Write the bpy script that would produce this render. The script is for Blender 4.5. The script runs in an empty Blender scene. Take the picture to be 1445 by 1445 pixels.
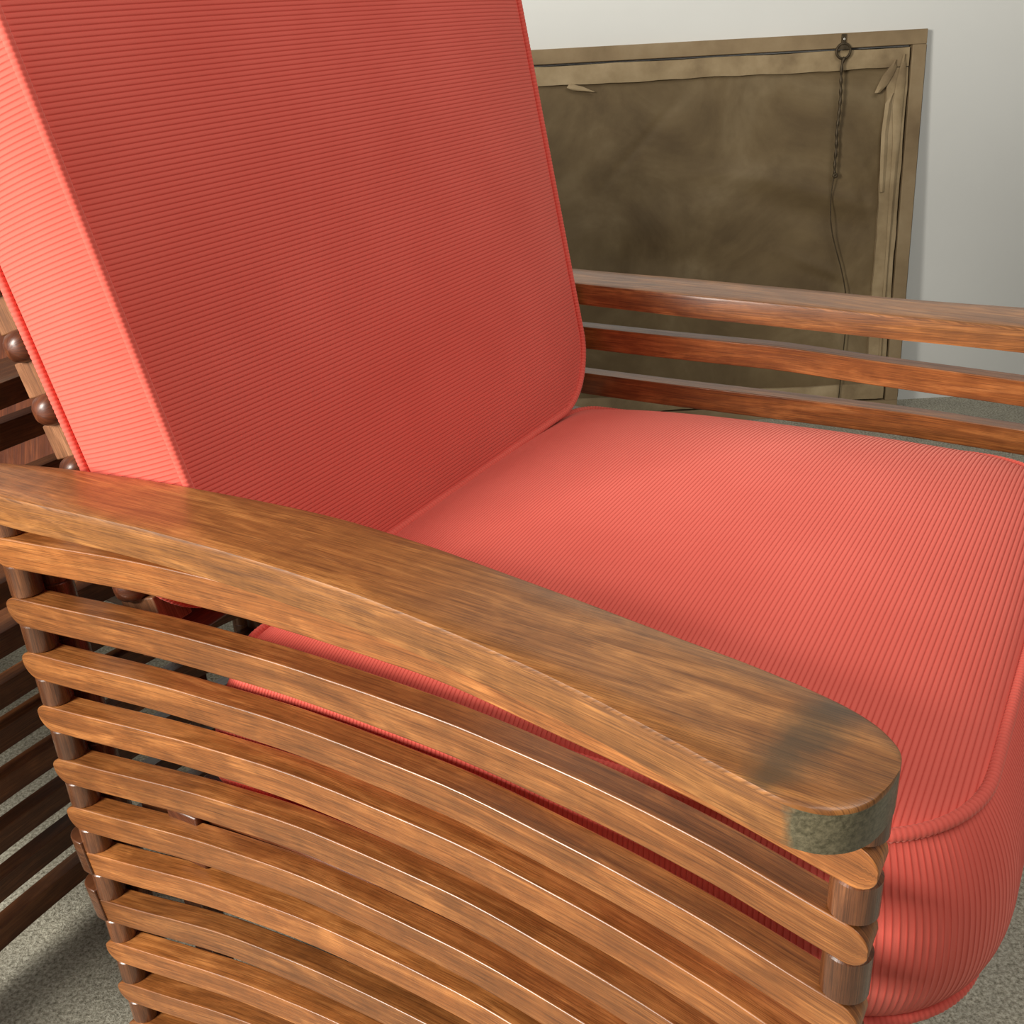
import bpy, bmesh, math, random
import numpy as np
from mathutils import Matrix, Vector

# ------------------------------------------------------------------ camera, world, lights, exposure
S = 0.43                      # metres per chair unit
FL = -2.14                    # floor level in chair units
TH = math.radians(-31.5145)   # the chair's turn in the room
sc = bpy.context.scene
cam_d = bpy.data.cameras.new('camera')
cam_d.sensor_width = 36.0
cam_d.lens = 36.0 * 1515.0 / 1445.0
cam_d.clip_start = 0.01
cam = bpy.data.objects.new('camera', cam_d)
sc.collection.objects.link(cam)
cam.matrix_world = Matrix(((0.998526, 0.054269, 0.0, -0.224767),
                           (-0.02346, 0.431659, -0.901732, -0.366579),
                           (-0.048936, 0.900403, 0.432296, 0.9202),
                           (0, 0, 0, 1)))
sc.camera = cam

w = bpy.data.worlds.new('room_light')
sc.world = w
w.use_nodes = True
w.node_tree.nodes['Background'].inputs[0].default_value = (0.90, 0.92, 0.95, 1)
w.node_tree.nodes['Background'].inputs[1].default_value = 0.10

def area(name, loc, target, sx, sy, power, col):
    l = bpy.data.lights.new(name, 'AREA')
    l.shape = 'RECTANGLE'; l.size = sx; l.size_y = sy
    l.energy = power; l.color = col
    o = bpy.data.objects.new(name, l)
    sc.collection.objects.link(o)
    o.location = loc
    d = Vector(target) - Vector(loc)
    o.rotation_euler = d.to_track_quat('-Z', 'Y').to_euler()
    return o
# daylight from a window on the left, a little behind the camera, and an added overhead fill standing in for ceiling bounce
area('window_daylight', (-1.9, -0.72, 1.38), (0.1, 0.75, 0.58), 0.75, 0.75, 80, (1.0, 0.96, 0.88))
area('ceiling_bounce_fill', (0.7, -0.3, 2.5), (0.0, 0.7, 0.6), 2.0, 1.6, 29, (1.0, 0.965, 0.90))

sc.view_settings.view_transform = 'Standard'
sc.view_settings.look = 'None'
sc.view_settings.gamma = 1.0
sc.view_settings.use_curve_mapping = False
sc.view_settings.exposure = 0.12
try:
    sc.cycles.use_adaptive_sampling = True
    sc.cycles.use_denoising = True
except Exception:
    pass
rnd = random.Random(7)

# ------------------------------------------------------------------ materials
def new_mat(name):
    m = bpy.data.materials.new(name); m.use_nodes = True
    nt = m.node_tree
    return m, nt, nt.nodes['Principled BSDF']

def ramp(nt, fac, stops):
    r = nt.nodes.new('ShaderNodeValToRGB')
    el = r.color_ramp.elements
    el[0].position, el[0].color = stops[0][0], (*stops[0][1], 1)
    el[1].position, el[1].color = stops[-1][0], (*stops[-1][1], 1)
    for p, c in stops[1:-1]:
        e = el.new(p); e.color = (*c, 1)
    nt.links.new(fac, r.inputs[0])
    return r

def mapping(nt, src, scale, loc=None):
    mp = nt.nodes.new('ShaderNodeMapping')
    mp.inputs['Scale'].default_value = scale
    nt.links.new(src, mp.inputs['Vector'])
    if loc is not None: nt.links.new(loc, mp.inputs['Location'])
    return mp

def noise(nt, vec, scale, detail=4, rough=0.55, dist=0.0):
    n = nt.nodes.new('ShaderNodeTexNoise')
    n.inputs['Scale'].default_value = scale; n.inputs['Detail'].default_value = detail
    n.inputs['Roughness'].default_value = rough; n.inputs['Distortion'].default_value = dist
    nt.links.new(vec, n.inputs['Vector'])
    return n

def mixc(nt, fac, a, b, mode='MIX'):
    m = nt.nodes.new('ShaderNodeMix'); m.data_type = 'RGBA'; m.blend_type = mode
    for sock, v in ((m.inputs[0], fac), (m.inputs[6], a), (m.inputs[7], b)):
        if hasattr(v, 'is_output'): nt.links.new(v, sock)
        elif isinstance(v, (int, float)): sock.default_value = v
        else: sock.default_value = (*v, 1)
    return m.outputs[2]

def math_n(nt, op, a, b=0.0, clamp=False):
    m = nt.nodes.new('ShaderNodeMath'); m.operation = op; m.use_clamp = clamp
    for i, v in enumerate((a, b)):
        if hasattr(v, 'is_output'): nt.links.new(v, m.inputs[i])
        else: m.inputs[i].default_value = v
    return m.outputs[0]

def wood(name, dark, mid, light, rough=0.32, arm=False, coat=0.25, blotch=0.5):
    """varnished wood: grain runs along U (metres), stretched noises, blotches, pores"""
    m, nt, b = new_mat(name)
    uv = nt.nodes.new('ShaderNodeUVMap').outputs[0]
    oi = nt.nodes.new('ShaderNodeObjectInfo')
    cmb = nt.nodes.new('ShaderNodeCombineXYZ')
    r10 = math_n(nt, 'MULTIPLY', oi.outputs['Random'], 37.0)
    for i in range(3): nt.links.new(r10, cmb.inputs[i])
    g1 = noise(nt, mapping(nt, uv, (6, 330, 1), cmb.outputs[0]).outputs[0], 1.0, 6, 0.65, 0.6)
    g2 = noise(nt, mapping(nt, uv, (30, 1700, 1), cmb.outputs[0]).outputs[0], 1.0, 3, 0.6)
    bl = noise(nt, mapping(nt, uv, (9, 60, 1), cmb.outputs[0]).outputs[0], 1.0, 4, 0.6, 1.2)
    fl = noise(nt, mapping(nt, uv, (60, 45, 1), cmb.outputs[0]).outputs[0], 1.0, 3, 0.6)
    c = ramp(nt, g1.outputs[0], [(0.28, dark), (0.5, mid), (0.72, light)]).outputs[0]
    c2 = ramp(nt, bl.outputs[0], [(0.30, tuple(0.55 * x for x in mid)), (0.5, mid), (0.68, tuple(min(1, 1.45 * x) for x in light))]).outputs[0]
    c = mixc(nt, blotch, c, c2)
    pore = ramp(nt, g2.outputs[0], [(0.38, (0.40, 0.34, 0.28)), (0.50, (1, 1, 1)), (0.68, (1.35, 1.3, 1.2))]).outputs[0]
    c = mixc(nt, 0.65, c, pore, 'MULTIPLY')
    fleck = ramp(nt, fl.outputs[0], [(0.38, (0.8, 0.78, 0.76)), (0.6, (1.08, 1.06, 1.02))]).outputs[0]
    c = mixc(nt, 0.6, c, fleck, 'MULTIPLY')
    # each piece a little lighter or darker
    v = math_n(nt, 'MULTIPLY_ADD', oi.outputs['Random'], 0.42)
    v.node.inputs[2].default_value = 0.80
    hs = nt.nodes.new('ShaderNodeHueSaturation')
    nt.links.new(v, hs.inputs['Value']); nt.links.new(c, hs.inputs['Color'])
    c = hs.outputs[0]
    if arm:
        # worn grey-green patina on the end grain, and one dark smudge across the top (object space)
        tc = nt.nodes.new('ShaderNodeTexCoord')
        wob = noise(nt, tc.outputs['Object'], 22, 4, 0.6)
        sx = nt.nodes.new('ShaderNodeSeparateXYZ'); nt.links.new(tc.outputs['Object'], sx.inputs[0])
        wv = math_n(nt, 'MULTIPLY', math_n(nt, 'SUBTRACT', wob.outputs[0], 0.5), 0.035)
        x = math_n(nt, 'ADD', sx.outputs[0], wv)
        att = nt.nodes.new('ShaderNodeAttribute'); att.attribute_name = 'end_grain'
        e = math_n(nt, 'ADD', att.outputs['Fac'], math_n(nt, 'MULTIPLY', math_n(nt, 'SUBTRACT', wob.outputs[0], 0.5), 0.9))
        e = ramp(nt, e, [(0.42, (0, 0, 0)), (0.62, (1, 1, 1))]).outputs[0]
        spk = noise(nt, tc.outputs['Object'], 420, 3, 0.7)
        olive = ramp(nt, spk.outputs[0], [(0.35, (0.055, 0.047, 0.024)), (0.7, (0.16, 0.135, 0.08))]).outputs[0]
        c = mixc(nt, e, c, olive)
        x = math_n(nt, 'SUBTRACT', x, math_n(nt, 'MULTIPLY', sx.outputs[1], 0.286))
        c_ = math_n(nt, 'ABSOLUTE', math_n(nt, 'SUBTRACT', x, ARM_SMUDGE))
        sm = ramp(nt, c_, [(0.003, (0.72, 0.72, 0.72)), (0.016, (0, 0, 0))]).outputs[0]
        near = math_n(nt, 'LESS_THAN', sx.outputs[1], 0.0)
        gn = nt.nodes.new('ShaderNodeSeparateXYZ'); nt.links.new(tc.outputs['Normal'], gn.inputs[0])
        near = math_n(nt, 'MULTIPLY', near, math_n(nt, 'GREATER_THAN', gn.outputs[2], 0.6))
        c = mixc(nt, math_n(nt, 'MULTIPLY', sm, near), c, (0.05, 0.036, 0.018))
    nt.links.new(c, b.inputs['Base Color'])
    rr = ramp(nt, g1.outputs[0], [(0.3, (rough + 0.12,) * 3), (0.7, (rough - 0.04,) * 3)])
    nt.links.new(rr.outputs[0], b.inputs['Roughness'])
    b.inputs['Coat Weight'].default_value = coat
    b.inputs['Coat Roughness'].default_value = 0.22
    bp = nt.nodes.new('ShaderNodeBump'); bp.inputs['Strength'].default_value = 0.18
    bp.inputs['Distance'].default_value = 0.0006
    nt.links.new(g2.outputs[0], bp.inputs['Height']); nt.links.new(bp.outputs[0], b.inputs['Normal'])
    return m

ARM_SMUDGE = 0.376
M = {}
M['slat'] = wood('varnished_honey_wood', (0.115, 0.036, 0.009), (0.26, 0.088, 0.022), (0.40, 0.165, 0.050), rough=0.30, coat=0.35)
M['arm'] = wood('varnished_arm_wood', (0.11, 0.038, 0.010), (0.24, 0.092, 0.024), (0.38, 0.168, 0.050), rough=0.34, arm=True, coat=0.3)
M['peg'] = wood('varnished_dowel_wood', (0.065, 0.020, 0.008), (0.125, 0.042, 0.016), (0.21, 0.08, 0.032), rough=0.25, coat=0.5)
M['dark_wood'] = wood('dark_red_wood', (0.05, 0.012, 0.005), (0.10, 0.026, 0.009), (0.16, 0.05, 0.018), rough=0.35)
M['shade_wood'] = wood('shaded_chair_wood', (0.06, 0.02, 0.007), (0.12, 0.042, 0.014), (0.19, 0.075, 0.026), rough=0.4)  # second chair's wood, its shade painted into the colour
M['block'] = wood('pale_tan_wood', (0.12, 0.045, 0.018), (0.21, 0.088, 0.038), (0.32, 0.155, 0.08), rough=0.45)

def fabric(name):
    m, nt, b = new_mat(name)
    tc = nt.nodes.new('ShaderNodeTexCoord')
    n1 = noise(nt, tc.outputs['Object'], 9, 3, 0.5)
    n2 = noise(nt, tc.outputs['Object'], 1500, 2, 0.6)
    c = ramp(nt, n1.outputs[0], [(0.3, (0.72, 0.118, 0.086)), (0.7, (0.79, 0.142, 0.106))]).outputs[0]
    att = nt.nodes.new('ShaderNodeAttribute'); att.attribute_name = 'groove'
    c = mixc(nt, att.outputs['Fac'], c, (0.50, 0.045, 0.03))  # shadow between the ribs painted in as a deeper red
    nt.links.new(c, b.inputs['Base Color'])
    b.inputs['Roughness'].default_value = 0.85
    b.inputs['Specular IOR Level'].default_value = 0.2
    b.inputs['Sheen Weight'].default_value = 0.35
    b.inputs['Sheen Roughness'].default_value = 0.45
    b.inputs['Sheen Tint'].default_value = (1, 0.55, 0.45, 1)
    bp = nt.nodes.new('ShaderNodeBump'); bp.inputs['Strength'].default_value = 0.25
    bp.inputs['Distance'].default_value = 0.0004
    nt.links.new(n2.outputs[0], bp.inputs['Height']); nt.links.new(bp.outputs[0], b.inputs['Normal'])
    return m
M['fabric'] = fabric('coral_ribbed_fabric')

def simple(name, stops, scale, rough=0.8, bump=0.0, bscale=None, stretch=(1, 1, 1), detail=5, metal=0.0, dist=0.001):
    m, nt, b = new_mat(name)
    tc = nt.nodes.new('ShaderNodeTexCoord')
    mp = mapping(nt, tc.outputs['Object'], stretch)
    n = noise(nt, mp.outputs[0], scale, detail, 0.6)
    nt.links.new(ramp(nt, n.outputs[0], stops).outputs[0], b.inputs['Base Color'])
    b.inputs['Roughness'].default_value = rough
    b.inputs['Metallic'].default_value = metal
    if bump:
        n2 = noise(nt, mp.outputs[0], bscale or scale, 3, 0.6)
        bp = nt.nodes.new('ShaderNodeBump'); bp.inputs['Strength'].default_value = bump
        bp.inputs['Distance'].default_value = dist
        nt.links.new(n2.outputs[0], bp.inputs['Height']); nt.links.new(bp.outputs[0], b.inputs['Normal'])
    return m
M['wall'] = simple('painted_wall', [(0.3, (0.75, 0.755, 0.72)), (0.7, (0.78, 0.785, 0.75))], 3, 0.7, 0.05, 260)
M['ceiling'] = simple('ceiling_paint', [(0.3, (0.7, 0.7, 0.68)), (0.7, (0.72, 0.72, 0.7))], 3, 0.8)
M['raw_wood'] = simple('raw_stretcher_wood', [(0.3, (0.20, 0.135, 0.068)), (0.52, (0.29, 0.205, 0.11)), (0.75, (0.37, 0.28, 0.165))], 7, 0.8, 0.3, 60, (1, 1, 1))
M['fold'] = simple('folded_canvas_margin', [(0.32, (0.21, 0.145, 0.075)), (0.5, (0.33, 0.24, 0.13)), (0.7, (0.45, 0.34, 0.20))], 9, 0.85, 0.3, 40)
M['frame_edge'] = simple('dark_frame_edge', [(0.3, (0.03, 0.022, 0.013)), (0.7, (0.06, 0.045, 0.028))], 20, 0.6)
M['wire'] = simple('tarnished_wire', [(0.3, (0.05, 0.035, 0.018)), (0.7, (0.11, 0.08, 0.045))], 90, 0.5, metal=0.6)
M['shine'] = simple('nickel_screw', [(0.3, (0.6, 0.58, 0.52)), (0.7, (0.75, 0.72, 0.66))], 50, 0.3, metal=1.0)

def canvas_mat():
    m, nt, b = new_mat('aged_brown_canvas')
    tc = nt.nodes.new('ShaderNodeTexCoord')
    n1 = noise(nt, tc.outputs['Object'], 4.0, 6, 0.62, 0.8)
    n2 = noise(nt, mapping(nt, tc.outputs['Object'], (1, 1, 1)).outputs[0], 900, 2, 0.5)
    n3 = noise(nt, tc.outputs['Object'], 14, 5, 0.6)
    c = ramp(nt, n1.outputs[0], [(0.28, (0.10, 0.062, 0.024)), (0.5, (0.165, 0.112, 0.050)), (0.72, (0.24, 0.175, 0.092))]).outputs[0]
    s = ramp(nt, n3.outputs[0], [(0.3, (0.8, 0.78, 0.74)), (0.6, (1.05, 1.05, 1.05))]).outputs[0]
    c = mixc(nt, 0.8, c, s, 'MULTIPLY')
    nt.links.new(c, b.inputs['Base Color'])
    b.inputs['Roughness'].default_value = 0.7
    bp = nt.nodes.new('ShaderNodeBump'); bp.inputs['Strength'].default_value = 0.3
    bp.inputs['Distance'].default_value = 0.0005
    nt.links.new(n2.outputs[0], bp.inputs['Height']); nt.links.new(bp.outputs[0], b.inputs['Normal'])
    return m
M['canvas'] = canvas_mat()

def carpet_mat():
    m, nt, b = new_mat('grey_beige_carpet')
    tc = nt.nodes.new('ShaderNodeTexCoord')
    n1 = noise(nt, tc.outputs['Object'], 240, 3, 0.75)
    n2 = noise(nt, tc.outputs['Object'], 16, 4, 0.6)
    c = ramp(nt, n1.outputs[0], [(0.32, (0.17, 0.155, 0.115)), (0.47, (0.36, 0.335, 0.265)), (0.66, (0.60, 0.57, 0.47))]).outputs[0]
    s = ramp(nt, n2.outputs[0], [(0.3, (0.84, 0.84, 0.84)), (0.7, (1.08, 1.08, 1.06))]).outputs[0]
    c = mixc(nt, 1.0, c, s, 'MULTIPLY')
    nt.links.new(c, b.inputs['Base Color'])
    b.inputs['Roughness'].default_value = 0.95
    b.inputs['Specular IOR Level'].default_value = 0.1
    bp = nt.nodes.new('ShaderNodeBump'); bp.inputs['Strength'].default_value = 0.8
    bp.inputs['Distance'].default_value = 0.003
    nt.links.new(n1.outputs[0], bp.inputs['Height']); nt.links.new(bp.outputs[0], b.inputs['Normal'])
    return m
M['carpet'] = carpet_mat()

# ------------------------------------------------------------------ helpers
COL = sc.collection
def link_mesh(name, verts, faces, mat, parent=None, uvs=None, smooth=True, angle=40, bevel=0.0, seg=2, attrs=None):
    me = bpy.data.meshes.new(name)
    me.from_pydata([tuple(map(float, v)) for v in verts], [], [tuple(int(i) for i in f) for f in faces])
    if uvs is not None:
        ul = me.uv_layers.new(name='UVMap')
        li = np.zeros(len(me.loops), dtype=np.int32); me.loops.foreach_get('vertex_index', li)
        ul.data.foreach_set('uv', np.asarray(uvs, dtype=np.float32)[li].ravel())
    if attrs:
        for k, v in attrs.items():
            a = me.attributes.new(k, 'FLOAT', 'POINT'); a.data.foreach_set('value', np.asarray(v, dtype=np.float32))
    me.validate(); me.update()
    bm = bmesh.new(); bm.from_mesh(me)
    bmesh.ops.remove_doubles(bm, verts=bm.verts, dist=1e-6)
    bmesh.ops.recalc_face_normals(bm, faces=bm.faces)
    bm.to_mesh(me); bm.free()
    if smooth:
        me.polygons.foreach_set('use_smooth', [True] * len(me.polygons))
        me.set_sharp_from_angle(angle=math.radians(angle))
    me.materials.append(mat)
    o = bpy.data.objects.new(name, me); COL.objects.link(o)
    if parent is not None: o.parent = parent
    if bevel:
        md = o.modifiers.new('edge', 'BEVEL'); md.width = bevel; md.segments = seg
        md.limit_method = 'ANGLE'; md.angle_limit = math.radians(50); md.harden_normals = False
    return o

def empty(name, loc=(0, 0, 0), rz=0.0, label=None, cat=None, group=None):
    o = bpy.data.objects.new(name, None); COL.objects.link(o)
    o.location = loc; o.rotation_euler = (0, 0, rz)
    o.empty_display_size = 0.1
    if label: o['label'] = label
    if cat: o['category'] = cat
    if group: o['group'] = group
    return o

def rot(P, th=TH):
    return (math.cos(th) * P[0] - math.sin(th) * P[1], math.sin(th) * P[0] + math.cos(th) * P[1], P[2])

OX, OY = -0.85, 0.76
def lc(x, y, z):               # chair units -> the chair's local metres
    return ((x - OX) * S, (y - OY) * S, (z - FL) * S)

def box(name, lo, hi, mat, parent, bevel=0.002, frame=None, ulong=0):
    """box from lo to hi (local metres), UV along its longest axis"""
    v = [(x, y, z) for z in (lo[2], hi[2]) for y in (lo[1], hi[1]) for x in (lo[0], hi[0])]
    f = [(0, 2, 3, 1), (4, 5, 7, 6), (0, 1, 5, 4), (2, 6, 7, 3), (0, 4, 6, 2), (1, 3, 7, 5)]
    o3 = [i for i in range(3) if i != ulong]
    uvs = [(p[ulong], p[o3[0]] + 0.9 * p[o3[1]]) for p in v]
    if frame is not None: v = [tuple(frame @ Vector(p)) for p in v]
    return link_mesh(name, v, f, mat, parent, uvs, True, 40, bevel)

def cyl(name, c, r, h, mat, parent, n=28, ch=0.0018):
    """upright dowel standing on c, rounded rims"""
    prof = [(0, 0), (r - ch, 0), (r, ch), (r, h - ch), (r - ch, h), (0, h)]
    v = []; uv = []
    for k in range(n):
        a = 2 * math.pi * k / n
        for (q, z) in prof:
            v.append((c[0] + q * math.cos(a), c[1] + q * math.sin(a), c[2] + z)); uv.append((z, a * r))
    f = []
    m = len(prof)
    for k in range(n):
        k2 = (k + 1) % n
        for j in range(m - 1):
            f.append((k * m + j, k2 * m + j, k2 * m + j + 1, k * m + j + 1))
    return link_mesh(name, v, f, mat, parent, uv, True, 35)

def pchip(xs, ys, x):
    """monotone smooth interpolation"""
    xs = np.array(xs, float); ys = np.array(ys, float); x = np.asarray(x, float)
    h = np.diff(xs); d = np.diff(ys) / h
    m = np.zeros_like(xs)
    for i in range(1, len(xs) - 1):
        if d[i - 1] * d[i] > 0:
            w1, w2 = 2 * h[i] + h[i - 1], h[i] + 2 * h[i - 1]
            m[i] = (w1 + w2) / (w1 / d[i - 1] + w2 / d[i])
    m[0], m[-1] = d[0], d[-1]
    i = np.clip(np.searchsorted(xs, x) - 1, 0, len(xs) - 2)
    t = np.clip((x - xs[i]) / h[i], 0, 1)
    return ((1 + 2 * t) * (1 - t) ** 2 * ys[i] + t * (1 - t) ** 2 * h[i] * m[i]
            + t * t * (3 - 2 * t) * ys[i + 1] + t * t * (t - 1) * h[i] * m[i + 1])

# ------------------------------------------------------------------ armchair curves (chair units; x forward, y across, z up)
SX0, SX1 = -1.675, -0.132      # slat tips, rear and front
def y_slat(x):  return pchip([-1.70, -1.603, -1.278, -1.053, -.781, -.541, -.335, -.189, -.12], [-.036, -.027, .004, .011, .004, -.016, -.040, -.066, -.078], x)
def drop(x):    return pchip([-1.8, -1.1, -.82, -.56, -.35, -.2, -.1], [0, 0, .005, .016, .025, .034, .040], x)
ZN = [-1.9, -1.6, -1.3, -1.05, -.8, -.55, -.35, -.2, -.1]
ZK = {1: (-.803, -.796, -.793, -.792, -.808, -.822, -.836), 2: (-.926, -.923, -.920, -.919, -.9235, -.9365, -.951),
      3: (-1.042, -1.0405, -1.037, -1.038, -1.049, -1.064, -1.077), 4: (-1.160, -1.151, -1.143, -1.144, -1.153, -1.170, -1.187),
      5: (-1.285, -1.2687, -1.257, -1.256, -1.267, -1.285, -1.305), 6: (-1.4025, -1.386, -1.3755, -1.3755, -1.384, -1.403, -1.424),
      7: (-1.520, -1.496, -1.483, -1.479, -1.489, -1.511, -1.533), 8: (-1.648, -1.6195, -1.609, -1.601, -1.607, -1.628, -1.650),
      9: (-1.769, -1.7453, -1.731, -1.725, -1.730, -1.750, -1.771), 10: (-1.891, -1.863, -1.850, -1.845, -1.850, -1.870, -1.890),
      11: (-2.013, -1.985, -1.972, -1.967, -1.972, -1.990, -2.010)}
def z_slat(k, x):
    v = ZK[k]
    return pchip(ZN, [v[0] + (v[0] - v[1])] + list(v) + [v[-1] + .6 * (v[-1] - v[-2])], x)
SH = 0.059                     # slat height
SD = 0.046                     # slat depth
ARM_OUT = ([-1.76, -1.72, -1.66, -1.508, -1.356, -1.17, -.976, -.83, -.687, -.577, -.477, -.382, -.295, -.246, -.203, -.181, -.158, -.138, -.127, -.1245],
           [-.045, -.072, -.086, -.087, -.079, -.073, -.076, -.082, -.095, -.108, -.125, -.146, -.167, -.178, -.185, -.182, -.170, -.146, -.110, -.085])
ARM_IN = ([-1.76, -1.72, -1.641, -1.47, -1.231, -.962, -.8, -.679, -.566, -.408, -.298, -.204, -.165, -.142, -.130, -.1255, -.1245],
          [-.045, -.022, .008, .045, .0715, .083, .073, .060, .048, .027, .014, -.004, -.020, -.038, -.054, -.070, -.085])
ARM_T = 0.055
def z_arm(x): return -.675 - drop(x)

def side_x(x, side):   # the far side reaches a little further forward
    return x if side == 0 or x < -1.0 else x + .20 * ((x + 1.0) / .88) ** 1.5
def side_y(y, side):  # side 0: near side, 1: mirrored far side
    return y if side == 0 else 1.52 - y

CUR = {'slat': 'slat', 'arm': 'arm', 'peg': 'peg'}
def make_slat(k, side, parent):
    r = 0.030
    ts = [0, .06, .16, .3, .5, .75, 1.0]
    xs = [SX0 + r * t for t in ts] + list(np.linspace(SX0 + r, SX1 - r, 46)[1:-1]) + [SX1 - r * t for t in reversed(ts)]
    V = []; UV = []; F = []
    ph = rnd.random() * 5
    for x in xs:
        s = min((x - SX0) / r, (SX1 - x) / r, 1.0); s = max(s, 0.0)
        e = max(math.sqrt(max(0, 1 - (1 - s) ** 2)), 0.02)
        rear = x < -0.9
        a = 0.36 if rear else 0.45
        zt = float(z_slat(k, x)); zm = zt - a * SH
        top, bot = zm + a * SH * e, zm - (1 - a) * SH * e
        y0 = float(y_slat(x)); y1 = y0 + SD
        # outer bottom, outer top, inner top, inner bottom; the seam falls on the underside
        for (yy, zz, v) in ((y0, bot, 0), (y0, top, SH), (y1, top, SH + SD), (y1, bot, 2 * SH + SD)):
            V.append(lc(side_x(x, side), side_y(yy, side), zz)); UV.append((x * S + ph, (v + k * 0.37) * S))
    n = len(xs)
    for i in range(n - 1):
        for j in range(4):
            j2 = (j + 1) % 4
            F.append((4 * i + j, 4 * i + j2, 4 * (i + 1) + j2, 4 * (i + 1) + j))
    F.append((0, 1, 2, 3)); F.append(tuple(4 * (n - 1) + j for j in (3, 2, 1, 0)))
    return link_mesh('slat', V, F, M[CUR['slat']], parent, UV, True, 42, 0.0013, 2)

def make_arm(side, parent, smudge):
    xs = sorted(set([-1.76, -1.757, -1.75, -1.74, -1.72, -1.69, -1.66] + list(np.linspace(-1.62, -.34, 44))
                    + list(np.linspace(-.33, -.17, 17)) + [-.161, -.153, -.146, -.140, -.135, -.131, -.128, -.1262, -.1252, -.1247, -.1245]))
    V = []; UV = []; F = []; EG = []
    nc = 10
    for x in xs:
        yo = float(pchip(*ARM_OUT, x)); yi = float(pchip(*ARM_IN, x))
        if yi - yo < 0.003: yo, yi = (yo + yi) / 2 - .0015, (yo + yi) / 2 + .0015
        zt = float(z_arm(x)); zb = zt - ARM_T
        c = min(.0060, .22 * (yi - yo))      # rounded upper edges
        ring = [(yo, zt - c), (yo + .29 * c, zt - .29 * c)] + [(yo + c + (yi - yo - 2 * c) * q / 5, zt) for q in range(6)]
        ring += [(yi - .29 * c, zt - .29 * c), (yi, zt - c)] + [(yi - (yi - yo) * q / (nc - 1), zb) for q in range(nc)]
        for q, (yy, zz) in enumerate(ring):
            V.append(lc(side_x(x, side), side_y(yy, side), zz)); UV.append((x * S, yy * S + (0.0 if q < nc else 0.2)))
            g = 0.0
            g = max(0.0, min(1.0, (x + .245) / .08)) if (q in (0, nc - 1, nc, 2 * nc - 1)) else 0.0
            EG.append(g)
    n = len(xs); m = 2 * nc
    # the side faces get their own verts so that the end-grain patina stays off the top
    V2 = list(V); UV2 = list(UV); EG2 = [0.0] * len(V)
    def dup(i, u):
        V2.append(V[i]); UV2.append(u); EG2.append(EG[i]); return len(V2) - 1
    for i in range(n - 1):
        for j in range(m):
            j2 = (j + 1) % m
            if j == nc - 1 or j == m - 1: continue
            F.append((m * i + j, m * i + j2, m * (i + 1) + j2, m * (i + 1) + j))
    for (ja, jb) in ((nc - 1, nc), (m - 1, 0)):
        prev = None
        for i in range(n):
            a = dup(m * i + ja, (xs[i] * S, V[m * i + ja][2] + 0.5)); b = dup(m * i + jb, (xs[i] * S, V[m * i + jb][2] + 0.5))
            if prev: F.append((prev[0], prev[1], b, a))
            prev = (a, b)
    F.append(tuple(range(m))); F.append(tuple(m * (n - 1) + j for j in reversed(range(m))))
    me = bpy.data.meshes.new('armrest')
    me.from_pydata(V2, [], F)
    # per-corner data so welding keeps the top clear of the side patina
    li = np.zeros(len(me.loops), dtype=np.int32); me.loops.foreach_get('vertex_index', li)
    me.uv_layers.new(name='UVMap').data.foreach_set('uv', np.asarray(UV2, dtype=np.float32)[li].ravel())
    me.attributes.new('end_grain', 'FLOAT', 'CORNER').data.foreach_set('value', np.asarray(EG2, dtype=np.float32)[li])
    bm = bmesh.new(); bm.from_mesh(me)
    bmesh.ops.remove_doubles(bm, verts=bm.verts, dist=1e-6)
    bmesh.ops.recalc_face_normals(bm, faces=bm.faces)
    bm.to_mesh(me); bm.free()
    me.polygons.foreach_set('use_smooth', [True] * len(me.polygons)); me.set_sharp_from_angle(angle=math.radians(45))
    me.materials.append(M[CUR['arm']])
    o = bpy.data.objects.new('armrest', me); COL.objects.link(o); o.parent = parent
    return o

def make_side(side, parent, levels=11):
    arm = make_arm(side, parent, 0)
    for k in range(1, levels + 1):
        sl = make_slat(k, side, parent)
    for k in range(1, levels + 1):
        for (x, r) in ((-1.645, .0290), (-.160, .0290)):
            for row in ((0, 1) if x < -1 else (0,)):
                top = (float(z_arm(x)) - ARM_T) if k == 1 else float(z_slat(k - 1, x)) - SH
                bot = float(z_slat(k, x))
                y = float(y_slat(x)) + .0275 + row * .058
                if row == 1:
                    x_ = x + (.004 if x < -1 else -.004)
                    if k > 1: top += SH * 0.99
                else: x_ = x
                c = lc(side_x(x_, side), side_y(y, side), bot - 0.001)
                cyl('spacer_dowel', c, r * S, (top - bot + .004) * S, M[CUR['peg']], parent)
    # two cross rails whose rounded ends show at the back of the side
    for k in (7, 8):
        zt = float(z_slat(k, -1.66)) + .026; zb = float(z_slat(k, -1.66)) - SH * .92
        x0 = -1.672
        y0 = float(y_slat(-1.66)) - .004
        N = 16; V = []; UV = []; F = []
        out = []
        for i in range(N + 1):      # rounded rear end seen from above
            a = math.pi / 2 + math.pi * i / N
            out.append((x0 + .036 * math.cos(a), y0 + .033 + .033 * math.sin(a)))
        out += [(x0 + .016, y0), (x0 + .016, y0 + .066)]
        for (x, y) in out:
            tap = 0.0
            V.append(lc(x + .012 * 1, side_y(y, side), zb)); V.append(lc(x, side_y(y, side), zt))
            UV += [(x * S, 0), (x * S, .05)]
        n = len(out)
        for i in range(n): F.append((2 * i, 2 * ((i + 1) % n), 2 * ((i + 1) % n) + 1, 2 * i + 1))
        F.append(tuple(2 * i + 1 for i in range(n))); F.append(tuple(2 * i for i in reversed(range(n))))
        link_mesh('rail_end', V, F, M[CUR['peg']], parent, UV, True, 40, 0.001)

def back_line(z):       # centre line of the back frame
    return -1.61 - .25 * (z + .55)

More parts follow.
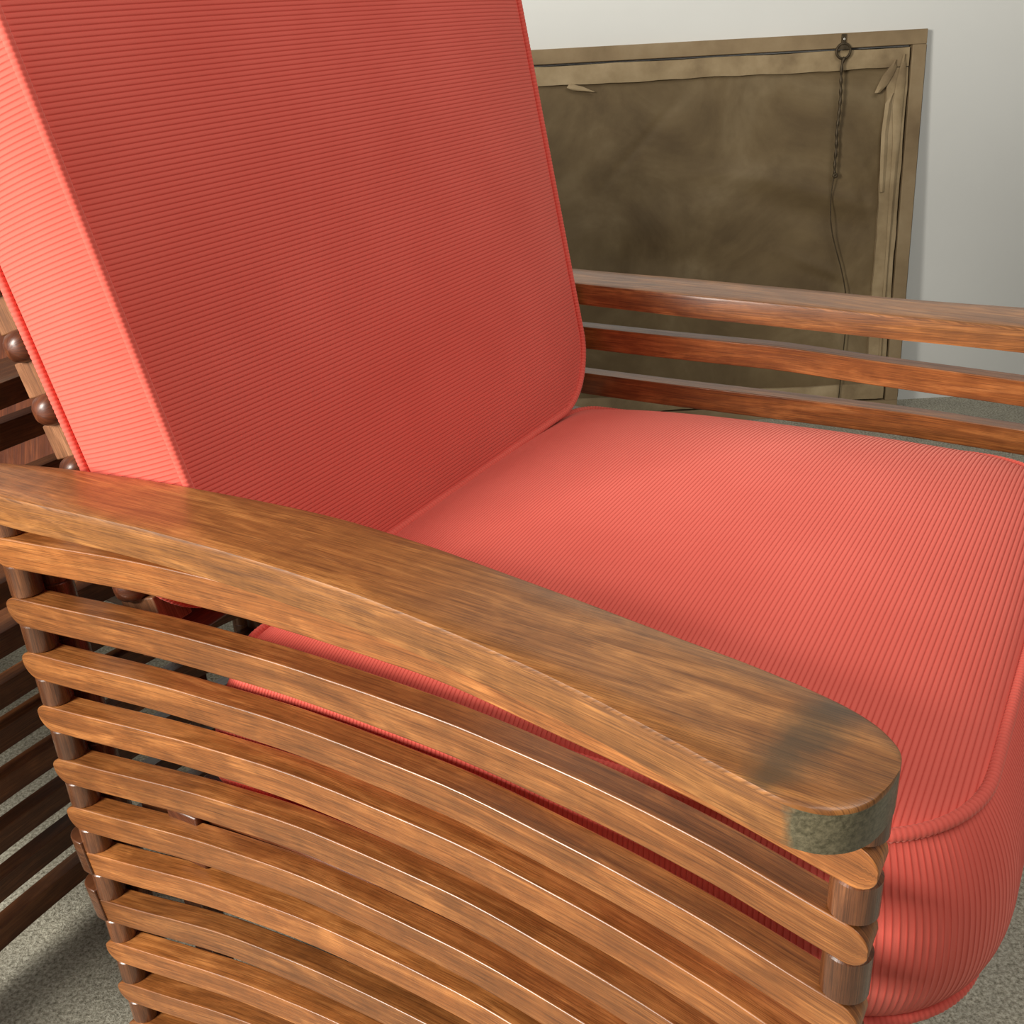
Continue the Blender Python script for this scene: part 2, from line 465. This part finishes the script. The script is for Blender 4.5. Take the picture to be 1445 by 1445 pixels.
def make_back(parent, y0=.095, top=.15):
    zc = [-.506 - .112 * i for i in range(-5, 6)]
    for z in zc:
        x = -1.670 - .31 * (z + .506)
        # a rail: rounded bar running across with domed ends
        r = .033; ya, yb = y0, 1.52 - y0
        V = []; UV = []; F = []; n = 18
        st = [(0, .02), (.06, .35), (.2, .62), (.45, .86), (.75, .97), (1, 1)]
        stations = [(ya + .034 * s, q) for s, q in st] + [(yb - .034 * s, q) for s, q in reversed(st)]
        for (y, q) in stations:
            for j in range(n):
                a = 2 * math.pi * j / n
                ca, sa = math.cos(a), math.sin(a)
                px = .034 * q * math.copysign(abs(ca) ** .7, ca); pz = .030 * q * math.copysign(abs(sa) ** .7, sa)
                V.append(lc(x + px * .955 - pz * .29, y, z + pz * .955 + px * .29)); UV.append((y * S, a * .014))
        m = len(stations)
        for i in range(m - 1):
            for j in range(n):
                F.append((i * n + j, i * n + (j + 1) % n, (i + 1) * n + (j + 1) % n, (i + 1) * n + j))
        F.append(tuple(range(n))); F.append(tuple((m - 1) * n + j for j in range(n)))
        link_mesh('back_rail', V, F, M['dark_wood'], parent, UV, True, 50)
        if z < zc[0] - .01:
            for yy in (y0 + .028, 1.52 - y0 - .028 - .07, .725):
                zz = z + .056; xx = -1.670 - .31 * (zz + .506)
                fr = Matrix.Translation(lc(xx, yy + .035, zz)) @ Matrix.Rotation(math.radians(-17.2), 4, 'Y')
                box('spacer_block', (-.046 * S, -.035 * S, -.033 * S), (.050 * S, .035 * S, .033 * S), M['block'], parent, 0.0012, fr, 2)

def make_chair(label, loc, rz):
    ch = empty('slatted_armchair', loc, rz, label, 'armchair', 'matching slatted armchairs')
    make_side(0, ch); make_side(1, ch)
    make_back(ch)
    # seat frame: front and rear beams, side runners and seat slats
    for (x0, x1, z0, z1) in ((-.30, -.22, -1.50, -1.372), (-1.45, -1.37, -1.50, -1.372)):
        box('cross_beam', lc(x0, .03, z0), lc(x1, 1.49, z1), M['dark_wood'], ch, 0.002, None, 1)
    for i in range(7):
        x = -1.30 + i * .17
        box('seat_slat', lc(x, .10, -1.372), lc(x + .085, 1.42, -1.345), M['dark_wood'], ch, 0.001, None, 1)
    for y in (.055, 1.405):
        box('seat_runner', lc(-1.56, y, -1.455), lc(-.20, y + .06, -1.372), M['dark_wood'], ch, 0.001, None, 0)
    for y in (.10, 1.37):
        for x in (-1.50, -.24):
            box('leg', lc(x - .03, y - .025, FL), lc(x + .03, y + .025, -1.44), M['dark_wood'], ch, 0.002, None, 2)
    return ch

# ------------------------------------------------------------------ cushions
RIB = 0.0081
PH = [(0.0, 1.0), (.08, .6), (.18, .15), (.36, 0.0), (.64, 0.0), (.82, .15), (.92, .6)]
def rib_line(a, b):
    """sample positions from a to b with groove depth 0..1"""
    out = [(a, 0.0)]
    k = math.floor(a / RIB)
    while k * RIB < b:
        for (p, g) in PH:
            s = (k + p) * RIB
            if a + 1e-5 < s < b - 1e-5: out.append((s, g))
        k += 1
    out.append((b, 0.0))
    return out
GD = 0.0010                    # groove depth, chair units

def grid_obj(name, P, G, parent, flip=False):
    """P: (n,m,3) local metres before ribs, G: (n,m) groove 0..1; ribs sunk along the normal"""
    P = np.asarray(P, float); G = np.asarray(G, float)
    du = np.gradient(P, axis=0); dv = np.gradient(P, axis=1)
    N = np.cross(du, dv); N /= (np.linalg.norm(N, axis=2, keepdims=True) + 1e-12)
    if flip: N = -N
    Q = P - N * (G[..., None] * GD * S)
    n, m = Q.shape[:2]
    idx = np.arange(n * m).reshape(n, m)
    F = np.stack([idx[:-1, :-1], idx[1:, :-1], idx[1:, 1:], idx[:-1, 1:]], -1).reshape(-1, 4)
    if flip: F = F[:, ::-1]
    me = bpy.data.meshes.new(name)
    me.vertices.add(n * m); me.vertices.foreach_set('co', Q.reshape(-1).astype(np.float32))
    me.loops.add(F.size); me.loops.foreach_set('vertex_index', F.reshape(-1).astype(np.int32))
    me.polygons.add(len(F)); me.polygons.foreach_set('loop_start', np.arange(0, F.size, 4, dtype=np.int32))
    me.polygons.foreach_set('loop_total', np.full(len(F), 4, dtype=np.int32))
    me.polygons.foreach_set('use_smooth', np.ones(len(F), dtype=bool))
    me.update(calc_edges=True)
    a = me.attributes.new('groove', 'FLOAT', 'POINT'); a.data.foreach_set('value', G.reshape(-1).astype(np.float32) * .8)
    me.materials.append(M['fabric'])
    o = bpy.data.objects.new(name, me); COL.objects.link(o); o.parent = parent
    return o

def resample(pts, step):
    pts = np.asarray(pts, float)
    d = np.r_[0, np.cumsum(np.linalg.norm(np.diff(pts, axis=0), axis=1))]
    n = max(8, int(d[-1] / step))
    s = np.linspace(0, d[-1], n)
    return np.stack([np.interp(s, d, pts[:, i]) for i in range(3)], 1)

def welt(name, pts, r, parent, closed=True):
    """piping: a ribbed cord along pts (local metres)"""
    P = resample(pts, RIB * S / 4)
    if closed: P = P[:-1]
    n = len(P); k = 8
    T = (np.roll(P, -1, 0) - np.roll(P, 1, 0)) if closed else np.gradient(P, axis=0)
    T /= np.linalg.norm(T, axis=1, keepdims=True)
    up = np.tile(np.array([0.31, 0.11, 0.94]), (n, 1))
    A = np.cross(T, up); A /= np.linalg.norm(A, axis=1, keepdims=True)
    B = np.cross(T, A)
    rr = r * (1 - .10 * np.array([1, .2, 0, .2])[np.arange(n) % 4])
    gr = np.array([1, .2, 0, .2])[np.arange(n) % 4]
    V = []; 
    ang = np.linspace(0, 2 * np.pi, k, endpoint=False)
    V = (P[:, None, :] + rr[:, None, None] * (np.cos(ang)[None, :, None] * A[:, None, :] + np.sin(ang)[None, :, None] * B[:, None, :])).reshape(-1, 3)
    F = []
    for i in range(n if closed else n - 1):
        i2 = (i + 1) % n
        for j in range(k):
            j2 = (j + 1) % k
            F.append((i * k + j, i2 * k + j, i2 * k + j2, i * k + j2))
    me = bpy.data.meshes.new(name); me.from_pydata(V.tolist(), [], F)
    me.polygons.foreach_set('use_smooth', [True] * len(me.polygons))
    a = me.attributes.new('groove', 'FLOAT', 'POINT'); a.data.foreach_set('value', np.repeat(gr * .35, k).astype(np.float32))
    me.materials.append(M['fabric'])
    o = bpy.data.objects.new(name, me); COL.objects.link(o); o.parent = parent
    return o

def rrect(x0, x1, y0, y1, r, n=14):
    """rounded rectangle outline, counter-clockwise from the middle of the x0 side; r = (x0y0, x1y0, x1y1, x0y1)"""
    pts = [(x0, (y0 + y1) / 2)]
    for (cx, cy, a0, q) in ((x0 + r[0], y0 + r[0], math.pi, r[0]), (x1 - r[1], y0 + r[1], 1.5 * math.pi, r[1]),
                            (x1 - r[2], y1 - r[2], 0, r[2]), (x0 + r[3], y1 - r[3], .5 * math.pi, r[3])):
        for i in range(n + 1):
            a = a0 + .5 * math.pi * i / n
            pts.append((cx + q * math.cos(a), cy + q * math.sin(a)))
    pts.append(pts[0])
    return pts

def panel(name, parent, fx, x0, x1, y0, y1, r, crown, mpt=110, flip=False, p=2.6, q=.62, plain=False):
    """a ribbed crowned panel; ribs run across y, spaced in x; fx maps (x,y,h)->local metres"""
    L = [(x0 + (x1 - x0) * i / 60, 0.0) for i in range(61)] if plain else rib_line(x0, x1)
    P = []; G = []
    for (x, g) in L:
        def lim(ra, rb):
            d = 0.0
            if x < x0 + ra: d = max(d, ra - math.sqrt(max(0, ra * ra - (x0 + ra - x) ** 2)))
            if x > x1 - rb: d = max(d, rb - math.sqrt(max(0, rb * rb - (x - x1 + rb) ** 2)))
            return d
        ya = y0 + lim(r[0], r[1]); yb = y1 - lim(r[3], r[2])
        row = []; gr = []
        for j in range(mpt):
            t = .5 - .5 * math.cos(math.pi * j / (mpt - 1)); t = .55 * t + .45 * j / (mpt - 1)
            y = ya + (yb - ya) * t
            # crown rises fast from the seam, flat in the middle
            ex = min(x - x0, x1 - x) / ((x1 - x0) / 2)
            ey = min(y - ya, yb - y) / ((yb - ya) / 2)
            h = crown * (1 - (1 - max(0, ex)) ** p) ** q * (1 - (1 - max(0, ey)) ** p) ** q
            row.append(fx(x, y, h)); gr.append(g * min(1, ey * 60 + .0))
        P.append(row); G.append(gr)
    return grid_obj(name, P, G, parent, flip)

def boxing(name, parent, outline, f0, f1, bulge, rows=22, flip=False, fore=0.0):
    """the side band: outline [(x,y)...], f0/f1 map a point to the two seams, ribs run from seam to seam"""
    o = np.array(outline, float)
    d = np.r_[0, np.cumsum(np.linalg.norm(np.diff(o, axis=0), axis=1))]
    L = rib_line(0, d[-1])
    P = []; G = []
    cen = o.mean(0)
    for (s, g) in L:
        x = np.interp(s, d, o[:, 0]); y = np.interp(s, d, o[:, 1])
        e = .01
        xa, ya = np.interp(s - e, d, o[:, 0]), np.interp(s - e, d, o[:, 1]); xb, yb = np.interp(s + e, d, o[:, 0]), np.interp(s + e, d, o[:, 1])
        nx, ny = (yb - ya), -(xb - xa); l = math.hypot(nx, ny) + 1e-9; nx /= l; ny /= l
        row = []
        for j in range(rows):
            t = j / (rows - 1)
            b = (bulge + fore * max(0.0, nx)) * (1 - abs(2 * t - 1) ** 2.4)
            A = np.array(f0(x + nx * b, y + ny * b)); B = np.array(f1(x + nx * b, y + ny * b))
            row.append(A * (1 - t) + B * t)
        P.append(row); G.append([g * min(1, min(j, rows - 1 - j) / 1.5) for j in range(rows)])
    return grid_obj(name, P, G, parent, flip)

# ------------------------------------------------------------------ seat cushion
SC = dict(x0=-1.36, x1=-.062, y0=.095, y1=1.425)
base = rot((OX * S, OY * S, 0))
# world position of the chair origin: chair units rotated into the room
chair_loc = (rot((OX * S, OY * S, 0))[0], rot((OX * S, OY * S, 0))[1], 0)

def make_seat():
    zb = (-1.332 - FL) * S
    t = empty('seat_cushion', (chair_loc[0], chair_loc[1], zb), TH,
              'coral ribbed seat cushion with piped edges lying in the slatted armchair', 'cushion')
    def L3(x, y, z):
        a = lc(x, y, z); return (a[0], a[1], a[2] - zb)
    ztop = lambda x: -.978 - .030 * (-.06 - x) / 1.3
    zbot = lambda x: -1.308
    wv = lambda x: max(0, min(1, (-.8 - x) / .56)) ** 1.5      # the rear end leans with the back
    xt = lambda x: x + .10 * wv(x)
    xb = lambda x: x - .04 * wv(x) + .022 * max(0, min(1, (x + .30) / .24))
    r = (.08, .20, .20, .08)
    crown = .118
    panel('top_panel', t, lambda x, y, h: L3(xt(x), y, ztop(x) + h), SC['x0'], SC['x1'], SC['y0'], SC['y1'], r, crown, 130)
    panel('bottom_panel', t, lambda x, y, h: L3(xb(x), y, zbot(x) - h), SC['x0'], SC['x1'], SC['y0'], SC['y1'], r, .004, 30, flip=True, plain=True)
    out = rrect(SC['x0'], SC['x1'], SC['y0'], SC['y1'], r)
    boxing('boxing', t, out, lambda x, y: L3(xb(x), y, zbot(x)), lambda x, y: L3(xt(x), y, ztop(x)), .028, 26, flip=True, fore=.020)
    wr = .0098 * S
    off = .004
    o2 = rrect(SC['x0'] - off, SC['x1'] + off, SC['y0'] - off, SC['y1'] + off, [q + off for q in r])
    welt('piping', [L3(xt(x), y, ztop(x) + .001) for x, y in o2], wr, t)
    welt('piping', [L3(xb(x), y, zbot(x) - .001) for x, y in o2], wr, t)
    return t

def make_backcushion():
    A = math.atan(.218)
    c, s = math.cos(A), math.sin(A)
    # local frame: v up the slope, n out of the front face; origin where the front face meets the seat
    z0 = -.952; x0 = -1.271 + (-.689 - z0) * .218
    t = empty('back_cushion', (*rot((x0 * S, OY * S, 0))[:2], (z0 - FL) * S - .02), TH,
              'coral ribbed back cushion with piped edges leaning on the chair back', 'cushion')
    def L3(v, y, n):
        x = x0 - s * v + c * n; z = z0 + c * v + s * n
        return ((x - x0) * S, (y - OY) * S, (z - z0) * S + .02)
    H = 1.20; TK = .238
    y0, y1 = .10, 1.412
    def flare(v, y):   # the cushion widens a little towards its top
        k = max(-.1, v) / .98
        return y + (.052 * k if y > OY else -.050 * k) * min(1, abs(y - OY) / .5)
    r = (.10, .10, .15, .15)   # (v0y0, v1y0, v1y1, v0y1)
    r = (.19, .12, .12, .17)
    panel('front_panel', t, lambda v, y, h: L3(v, flare(v, y), h), 0, H, y0, y1, r, .045, 120, flip=True, p=2.4, q=.8)
    panel('back_panel', t, lambda v, y, h: L3(v - .025, flare(v, y), -TK - h), 0, H, y0, y1, r, .012, 40, plain=True)
    out = rrect(0, H, y0, y1, r)
    boxing('boxing', t, out, lambda v, y: L3(v - .025, flare(v, y), -TK), lambda v, y: L3(v, flare(v, y), 0), .016, 22, flip=False)
    off = .004
    o2 = rrect(-off, H + off, y0 - off, y1 + off, [q + off for q in r])
    wr = .0085 * S
    welt('piping', [L3(v, flare(v, y), .002) for v, y in o2], wr, t)
    welt('piping', [L3(v - .025, flare(v, y), -TK - .002) for v, y in o2], wr, t)
    return t

# ------------------------------------------------------------------ room
def plane_box(name, lo, hi, mat):
    v = [(x, y, z) for z in (lo[2], hi[2]) for y in (lo[1], hi[1]) for x in (lo[0], hi[0])]
    f = [(0, 2, 3, 1), (4, 5, 7, 6), (0, 1, 5, 4), (2, 6, 7, 3), (0, 4, 6, 2), (1, 3, 7, 5)]
    me = bpy.data.meshes.new(name); me.from_pydata(v, [], f); me.materials.append(mat); me.update()
    o = bpy.data.objects.new(name, me); COL.objects.link(o); o['kind'] = 'structure'
    return o
WY = 2.062
plane_box('floor', (-3.0, -2.6, -.05), (3.2, WY + .1, 0), M['carpet'])
plane_box('wall_back', (-3.0, WY, 0), (3.2, WY + .1, 2.6), M['wall'])

# ------------------------------------------------------------------ armchair, cushions, second chair
chair = make_chair('slatted wooden armchair with curved arms and stacked side slats under the coral cushions', chair_loc, TH)
seat = make_seat()
backc = make_backcushion()

def make_second(label):
    # stands behind, turned a quarter: its outer side faces the first chair
    # local (x,y) -> chair units of the first: X = XC - (y - y_face), Y = y_c - x
    o = empty('slatted_armchair', (0, 0, 0), 0, label, 'armchair', 'matching slatted armchairs')
    make_side(0, o); make_side(1, o)
    for i in range(7):
        x = -1.30 + i * .17
        box('seat_slat', lc(x, .10, -1.372), lc(x + .085, 1.42, -1.345), M['dark_wood'], o, 0.001, None, 1)
    for (x0, x1, z0, z1) in ((-.30, -.22, -1.50, -1.372), (-1.45, -1.37, -1.50, -1.372)):
        box('cross_beam', lc(x0, .03, z0), lc(x1, 1.49, z1), M['dark_wood'], o, 0.002, None, 1)
    for y in (.10, 1.37):
        for x in (-1.50, -.24):
            box('leg', lc(x - .03, y - .025, FL), lc(x + .03, y + .025, -1.44), M['dark_wood'], o, 0.002, None, 2)
    make_back(o)
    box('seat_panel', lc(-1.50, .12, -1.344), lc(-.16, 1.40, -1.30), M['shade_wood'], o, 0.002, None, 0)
    fr = Matrix.Translation(lc(-1.50, .76, -.62)) @ Matrix.Rotation(math.radians(-17.2), 4, 'Y')
    box('back_panel', (-.02 * S, -.62 * S, -.66 * S), (.02 * S, .62 * S, .66 * S), M['dark_wood'], o, 0.002, fr, 2)  # added solid board, keeps the bright wall from showing between the rails
    return o
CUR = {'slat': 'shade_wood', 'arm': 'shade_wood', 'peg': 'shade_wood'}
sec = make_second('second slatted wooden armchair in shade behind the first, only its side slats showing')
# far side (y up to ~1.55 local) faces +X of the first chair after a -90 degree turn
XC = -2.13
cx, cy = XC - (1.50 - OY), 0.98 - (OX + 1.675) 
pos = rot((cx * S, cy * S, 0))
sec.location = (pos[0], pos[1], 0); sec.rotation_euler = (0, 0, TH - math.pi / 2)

# ------------------------------------------------------------------ the picture leaning with its back to the room
def make_picture():
    W, Hh, T = 1.08, .8212, .022
    t = empty('framed_picture', (0.6876 - W / 2, 1.9826, 0), 0,
              'old stretched canvas seen from behind, leaning against the pale wall with hanging wire', 'picture')
    lean = math.atan2(.0603, .8190)
    Fm = Matrix.Rotation(-lean, 4, 'X')
    # picture frame coordinates: a leftwards from the right edge, b up, d depth towards the wall (positive)
    def Pt(a, b, d=0.0): return Fm @ Vector((W / 2 - a, d, b))
    def pbox(name, a0, a1, b0, b1, d0, d1, mat, bevel=.0012):
        v = [tuple(Pt(a, b, d)) for b in (b0, b1) for d in (d0, d1) for a in (a0, a1)]
        f = [(0, 2, 3, 1), (4, 5, 7, 6), (0, 1, 5, 4), (2, 6, 7, 3), (0, 4, 6, 2), (1, 3, 7, 5)]
        uvs = [(a, b) for b in (b0, b1) for d in (d0, d1) for a in (a0, a1)]
        return link_mesh(name, v, f, mat, t, uvs, True, 40, bevel)
    fw = .029
    pbox('frame_board', 0, W, Hh - fw, Hh, 0, T, M['raw_wood'])
    pbox('frame_board', 0, W, 0, fw, 0, T, M['raw_wood'])
    pbox('frame_board', 0, fw, fw, Hh - fw, 0, T, M['raw_wood'])
    pbox('frame_board', W - fw, W, fw, Hh - fw, 0, T, M['raw_wood'])
    # dark front moulding behind the pale boards
    pbox('moulding', -.004, W + .002, -.0, .03, T, T + .012, M['frame_edge'])
    pbox('moulding', -.004, W + .002, Hh - .03, Hh - .001, T, T + .012, M['frame_edge'])
    pbox('moulding', -.0075, .03, .03, Hh - .03, T - .004, T + .012, M['frame_edge'])
    pbox('backing_panel', .027, W - .027, .027, Hh - .027, .0215, .028, M['frame_edge'])  # added dark backing sheet, keeps the wall's brightness out of the groove
    pbox('moulding', W - .03, W + .002, .03, Hh - .03, T, T + .012, M['frame_edge'])
    # stretcher bars with the folded canvas margin
    g = .0045
    def margin(a0, a1, b0, b1, seed, horiz):
        rr = random.Random(seed); n = 60; V = []; F = []
        for i in range(n + 1):
            q = i / n
            w1 = .0009 * math.sin(q * 17 + seed) + .0006 * math.sin(q * 61 + 2 * seed) + .0003 * rr.uniform(-1, 1)
            w0 = .0007 * math.sin(q * 29 + seed * 3) + .0003 * rr.uniform(-1, 1)
            if horiz: ps = [(a0 + (a1 - a0) * q, b1 + w0), (a0 + (a1 - a0) * q, (b0 + b1) / 2), (a0 + (a1 - a0) * q, b0 + w1)]
            else: ps = [(a0 + w0, b0 + (b1 - b0) * q), ((a0 + a1) / 2, b0 + (b1 - b0) * q), (a1 + w1, b0 + (b1 - b0) * q)]
            for j, (a, b) in enumerate(ps):
                V.append(tuple(Pt(a, b, .0035 - .0018 * (j == 1) + .0006 * math.sin(q * 55 + j + seed))))
            for (a, b) in ps: V.append(tuple(Pt(a, b, .014)))
        for i in range(n):
            o = 6 * i; p = 6 * (i + 1)
            F += [(o, o + 1, p + 1, p), (o + 1, o + 2, p + 2, p + 1), (o + 3, p + 3, p + 4, o + 4), (o + 4, p + 4, p + 5, o + 5),
                  (o, p, p + 3, o + 3), (o + 2, o + 5, p + 5, p + 2)]
        F += [(0, 3, 4, 1), (1, 4, 5, 2), (6 * n, 6 * n + 1, 6 * n + 4, 6 * n + 3), (6 * n + 1, 6 * n + 2, 6 * n + 5, 6 * n + 4)]
        return link_mesh('canvas_margin', V, F, M['fold'], t, None, True, 50)
    margin(fw + g, W - fw - g, .750, Hh - fw - g, 1, True)
    margin(fw + g, W - fw - g, fw + g, .070, 2, True)
    margin(fw + g, .0755, .071, .7495, 3, False)
    margin(W - .0755, W - fw - g, .071, .7495, 4, False)
    # the lifted pale fold running down the right margin and a torn corner flap
    def flap(pts, d, seed, name='canvas_fold'):
        V = []; F = []; rr = random.Random(seed)
        for (a0, a1, b) in pts:
            am = (a0 + a1) / 2
            for (a, dd) in ((a0, d), (am, d - .004), (a1, d), (am, d + .003)):
                V.append(tuple(Pt(a + rr.uniform(-.0006, .0006), b, dd)))
        for i in range(len(pts) - 1):
            for j in range(4):
                F.append((4 * i + j, 4 * i + (j + 1) % 4, 4 * i + 4 + (j + 1) % 4, 4 * i + 4 + j))
        F += [(0, 1, 2, 3), tuple(4 * len(pts) - 4 + j for j in (3, 2, 1, 0))]
        return link_mesh(name, V, F, M['fold'], t, None, True, 60)
    flap([(.044, .047, .775), (.040, .052, .755), (.039, .058, .72), (.041, .062, .67), (.042, .056, .60), (.043, .055, .50), (.045, .054, .38), (.046, .052, .20), (.046, .05, .08)], .000, 5)
    flap([(.062, .064, .765), (.060, .075, .75), (.066, .088, .735), (.078, .097, .715), (.092, .102, .702)], .000, 6)
    flap([(.062, .066, .70), (.064, .078, .68), (.068, .082, .62), (.066, .080, .56), (.066, .076, .50)], .0015, 7)
    flap([(.74, .745, .752), (.715, .75, .745), (.70, .735, .738), (.69, .70, .734)][::-1], .003, 8)
    # canvas sheet with slack folds
    na, nb = 150, 120
    V = []; F = []
    for i in range(na + 1):
        a = .060 + (W - .12) * i / na
        for j in range(nb + 1):
            b = .060 + (.757 - .060) * j / nb
            ed = min(1, min(a - .06, W - .06 - a, b - .06, .757 - b) / .05)
            ed = max(0, ed) ** .7
            f = 0
            # long sagging folds
            def fold(a_, b_, ang, w_, amp, ln):
                ca, sa = math.cos(ang), math.sin(ang)
                u = (a - a_) * ca + (b - b_) * sa; v = -(a - a_) * sa + (b - b_) * ca
                return amp * math.exp(-(v / w_) ** 2) * math.exp(-(u / ln) ** 2)
            f += fold(.20, .50, .28, .020, -.010, .16) + fold(.22, .455, .30, .025, .008, .16)
            f += fold(.34, .545, .05, .022, -.006, .15) + fold(.12, .56, 1.0, .018, -.007, .09)
            f += fold(.20, .34, .45, .014, -.008, .07) + fold(.17, .315, .45, .014, .006, .07)
            f += fold(.10, .47, 1.25, .012, .006, .08) + fold(.55, .46, -.12, .05, -.006, .25)
            f += fold(.60, .62, -.8, .008, .003, .13) + fold(.48, .36, .15, .035, .006, .2)
            f += .0015 * math.sin(17 * a + 5 * b) * math.sin(13 * b - 4 * a)
            V.append(tuple(Pt(a, b, .0115 + ed * (f * .85))))
    for i in range(na):
        for j in range(nb):
            o = i * (nb + 1) + j
            F.append((o, o + nb + 1, o + nb + 2, o + 1))
    link_mesh('canvas', V, F, M['canvas'], t, None, True, 180)
    # hanging ring
    def torus(c, R, r, name, mat, tilt=0.0, n=28, k=10):
        V = []; F = []
        for i in range(n):
            a = 2 * math.pi * i / n
            for j in range(k):
                q = 2 * math.pi * j / k
                V.append(tuple(Pt(c[0] + (R + r * math.cos(q)) * math.cos(a), c[1] + (R + r * math.cos(q)) * math.sin(a), c[2] + r * math.sin(q))))
        for i in range(n):
            for j in range(k):
                F.append((i * k + j, ((i + 1) % n) * k + j, ((i + 1) % n) * k + (j + 1) % k, i * k + (j + 1) % k))
        return link_mesh(name, V, F, mat, t, None, True, 180)
    rg = torus((.1745, .7865, -.004), .0145, .0026, 'hanging_ring', M['wire'])
    # half-round strap plate that closes the ring's upper half, and its tab with a screw
    V = [tuple(Pt(.1745, .7895, -.0058))] + [tuple(Pt(.1745 + .0145 * math.cos(math.pi * i / 14), .7895 + .0145 * math.sin(math.pi * i / 14), -.0050)) for i in range(15)]
    V += [tuple(Pt(.1745, .7895, -.001))] + [tuple(Pt(.1745 + .0145 * math.cos(math.pi * i / 14), .7895 + .0145 * math.sin(math.pi * i / 14), -.001)) for i in range(15)]
    F = [(0, i + 1, i + 2) for i in range(14)] + [(16, 16 + i + 2, 16 + i + 1) for i in range(14)] + [(i + 1, 17 + i, 18 + i, i + 2) for i in range(14)] + [(0, 15, 31, 16), (0, 16, 17, 1)]
    link_mesh('strap_plate', V, F, M['wire'], t, None, True, 40)
    pbox('strap_tab', .1700, .1790, .800, .8195, -.0045, .001, M['wire'], .0008)
    torus((.1742, .8095, -.005), .0014, .0013, 'screw', M['shine'])
    # wire
    def tube(name, pts, r, mat):
        P = resample([tuple(Pt(*p)) for p in pts], .004)
        # smooth
        for _ in range(6): P[1:-1] = (P[:-2] + 2 * P[1:-1] + P[2:]) / 4
        n = len(P); k = 8; T = np.gradient(P, axis=0); T /= np.linalg.norm(T, axis=1, keepdims=True)
        A = np.cross(T, np.array([0, 1, 0.])); A /= np.linalg.norm(A, axis=1, keepdims=True); B = np.cross(T, A)
        V = []
        for i in range(n):
            rr = r(i / (n - 1)) if callable(r) else r
            for j in range(k):
                q = 2 * math.pi * j / k
                V.append(tuple(P[i] + rr * (math.cos(q) * A[i] + math.sin(q) * B[i])))
        F = [(i * k + j, (i + 1) * k + j, (i + 1) * k + (j + 1) % k, i * k + (j + 1) % k) for i in range(n - 1) for j in range(k)]
        F += [tuple(range(k)), tuple((n - 1) * k + j for j in range(k))]
        return link_mesh(name, V, F, mat, t, None, True, 180)
    wp = [(.1725, .775, -.007), (.1775, .765, -.008), (.1775, .740, -.007), (.1755, .700, -.006), (.1765, .665, -.005), (.1795, .630, -.005), (.1780, .595, -.005), (.1800, .560, -.005), (.1785, .5434, -.005)]
    tube('hanging_wire', wp, lambda q: .0030 + .0008 * math.sin(q * 70), M['wire'])
    wp2 = [(.1785, .5434, -.005), (.182, .52, -.004), (.1835, .49, -.003), (.1815, .447, -.003), (.1755, .415, -.003), (.1665, .3853, -.003), (.153, .345, -.003), (.1443, .314, -.003), (.137, .28, -.003), (.133, .20, -.003), (.1365, .12, -.003), (.139, .045, -.004), (.140, .028, -.004)]
    tube('hanging_wire', wp2, .0013, M['wire'])
    torus((.1778, .540, -.006), .0030, .0030, 'wire_knot', M['wire'])
    return t
make_picture()
